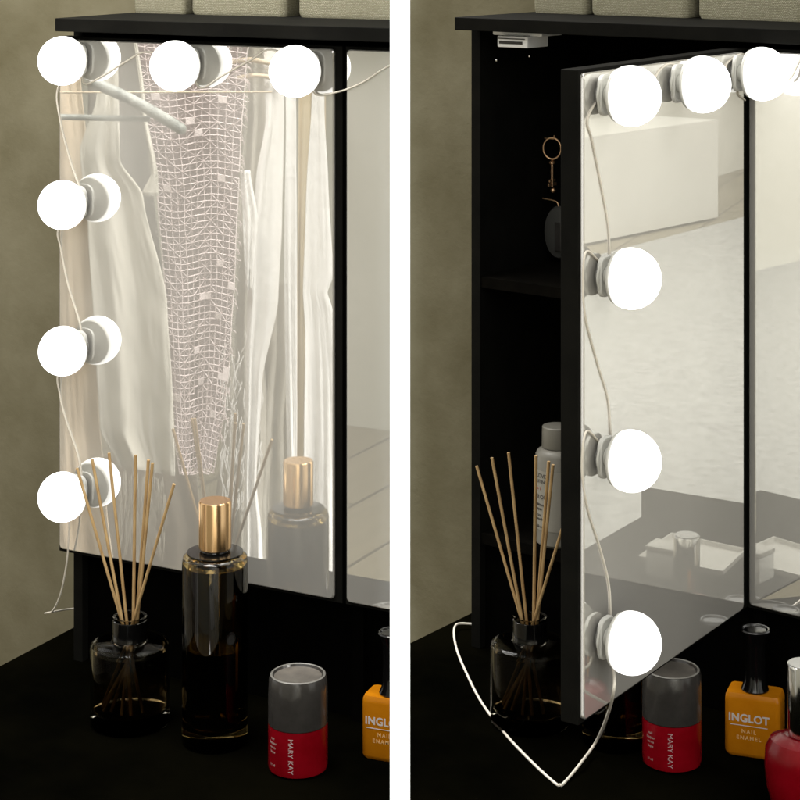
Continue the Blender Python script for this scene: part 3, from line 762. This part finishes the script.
# hangers and rail
t = empty('clothes_rail', 'pale clothes rail carrying the reflected clothes', 'clothes rail')
b = bmesh.new(); tube(b, [inA(-60,-30,2.705), inA(318,-30,2.705)], .011, 16); new('rail', b, 'wood', t, 60)
for x in (-60, 318):
    p = inA(x,-30,2.705); b = bmesh.new(); tube(b, [(p.x,p.y,p.z+.03), (p.x,p.y,FZ+.02)], .011, 16); new('upright', b, 'wood', t, 60)
    b = bmesh.new(); box(b, p.x-.20, p.x+.20, p.y-.02, p.y+.02, FZ+.001, FZ+.02, .004); new('foot', b, 'wood', t)
def hanger(x0, y0, x1, y1, Y, rad, m, lab, hook=(110,-30), bar=None):
    t = empty('clothes_hanger', lab, 'hanger', 'hangers on the rail')
    b = bmesh.new(); P = [inA(x0+(x1-x0)*s, y0+(y1-y0)*s+3*math.sin(s*math.pi)*(-1), Y) for s in [i/24 for i in range(25)]]
    tube(b, P, rad, 12); bmesh.ops.create_uvsphere(b, u_segments=12, v_segments=8, radius=rad, matrix=Matrix.Translation(P[-1])); new('hanger_arm', b, m, t, 60)
    b = bmesh.new(); tube(b, spline([P[0], inA(x0-2, y0-10, Y), inA(hook[0], hook[1]+8, 2.68), inA(hook[0]+2, hook[1], 2.695)], 6), .0012, 8); new('hook', b, 'chrome', t, 60)
    if bar:
        b = bmesh.new(); tube(b, [inA(*bar[0]), inA(*bar[1])], bar[2], 8); new('cross_bar', b, bar[3], t, 60)
hanger(92, 82, 181, 129, 2.55, .0075, 'velvet', 'padded silver velvet hanger sloping across the net top', (96,-30), ((60,117,2.56),(150,119,2.56),.0042,'velvet'))
hanger(232, 62, 272, 64, 2.645, .0035, 'wood', 'pale wooden hanger above the shawl', (250,-30), ((60,92.5,2.58),(272,92,2.58),.0013,'wood'))
hanger(238, 78, 276, 79, 2.643, .0030, 'wood', 'pale wooden hanger, lower of two above the shawl', (262,-30))

# ------------------------------------------------------------------ light
w = bpy.data.worlds.new('World'); S.world = w; w.use_nodes = True
bg = w.node_tree.nodes['Background']; bg.inputs[0].default_value = (1.0,.985,.93,1); bg.inputs[1].default_value = .95
def area(name, loc, to, size, power, col=(1,.96,.88)):
    l = bpy.data.lights.new(name, 'AREA'); l.shape = 'RECTANGLE'; l.size, l.size_y = size; l.energy = power; l.color = col
    o = bpy.data.objects.new(name, l); C.objects.link(o); o.location = loc
    o.rotation_euler = (Vector(to)-Vector(loc)).to_track_quat('-Z', 'Y').to_euler(); return o
area('clothes_fill', (-.42,1.80,.75), (-.92,1.45,-.45), (.6,.6), 25, (1,.975,.94))  # unseen area light added to brighten the reflected clothes
area('clothes_fill', (-1.0,1.0,1.5), (-.75,1.55,-.4), (.8,.8), 8)  # weaker fill added from higher up for the same clothes
area('overhead_fill', (-.55,1.35,1.25), (-.5,2.2,-.1), (.9,.5), 9)  # overhead fill added for the wall behind the shut cabinet, no fixture there
area('overhead_fill', (.15,.45,1.0), (.35,1.25,-.1), (.6,.4), 1.6)  # weaker unseen overhead fill for the open cabinet
area('door_fill', (1.25,.75,.75), (.2,1.0,-.15), (.5,.5), 13)  # unseen light added to brighten the open mirror door
area('room_fill', (RC.x,RC.y,2.3), (RC.x,RC.y,-1.5), (5,5), 120, (1,.985,.96))  # fill added above the reflected rug to brighten it
area('room_fill', (RC.x*.7,RC.y*.7,2.2), (2*RC.x*.9,2*RC.y*.9-0,-.3), (2,2), 260, (1,.985,.96))  # second added fill, aimed at the rear wall
area('low_fill', (-.35,1.30,-1.05), (-.88,1.52,-.75), (.4,.4), 4, (1,.975,.94))  # low fill added to lift the lower part of the clothes
l = bpy.data.lights.new('divider_fill', 'AREA'); l.shape = 'RECTANGLE'; l.size = .008; l.size_y = 1.0; l.energy = .03; l.color = (.85,.93,1); l.spread = R(1.5)  # narrow beam added only to whiten the divider
o = bpy.data.objects.new('divider_fill', l); C.objects.link(o); o.location = (0,-.05,-.2); o.rotation_euler = (R(90),0,0)
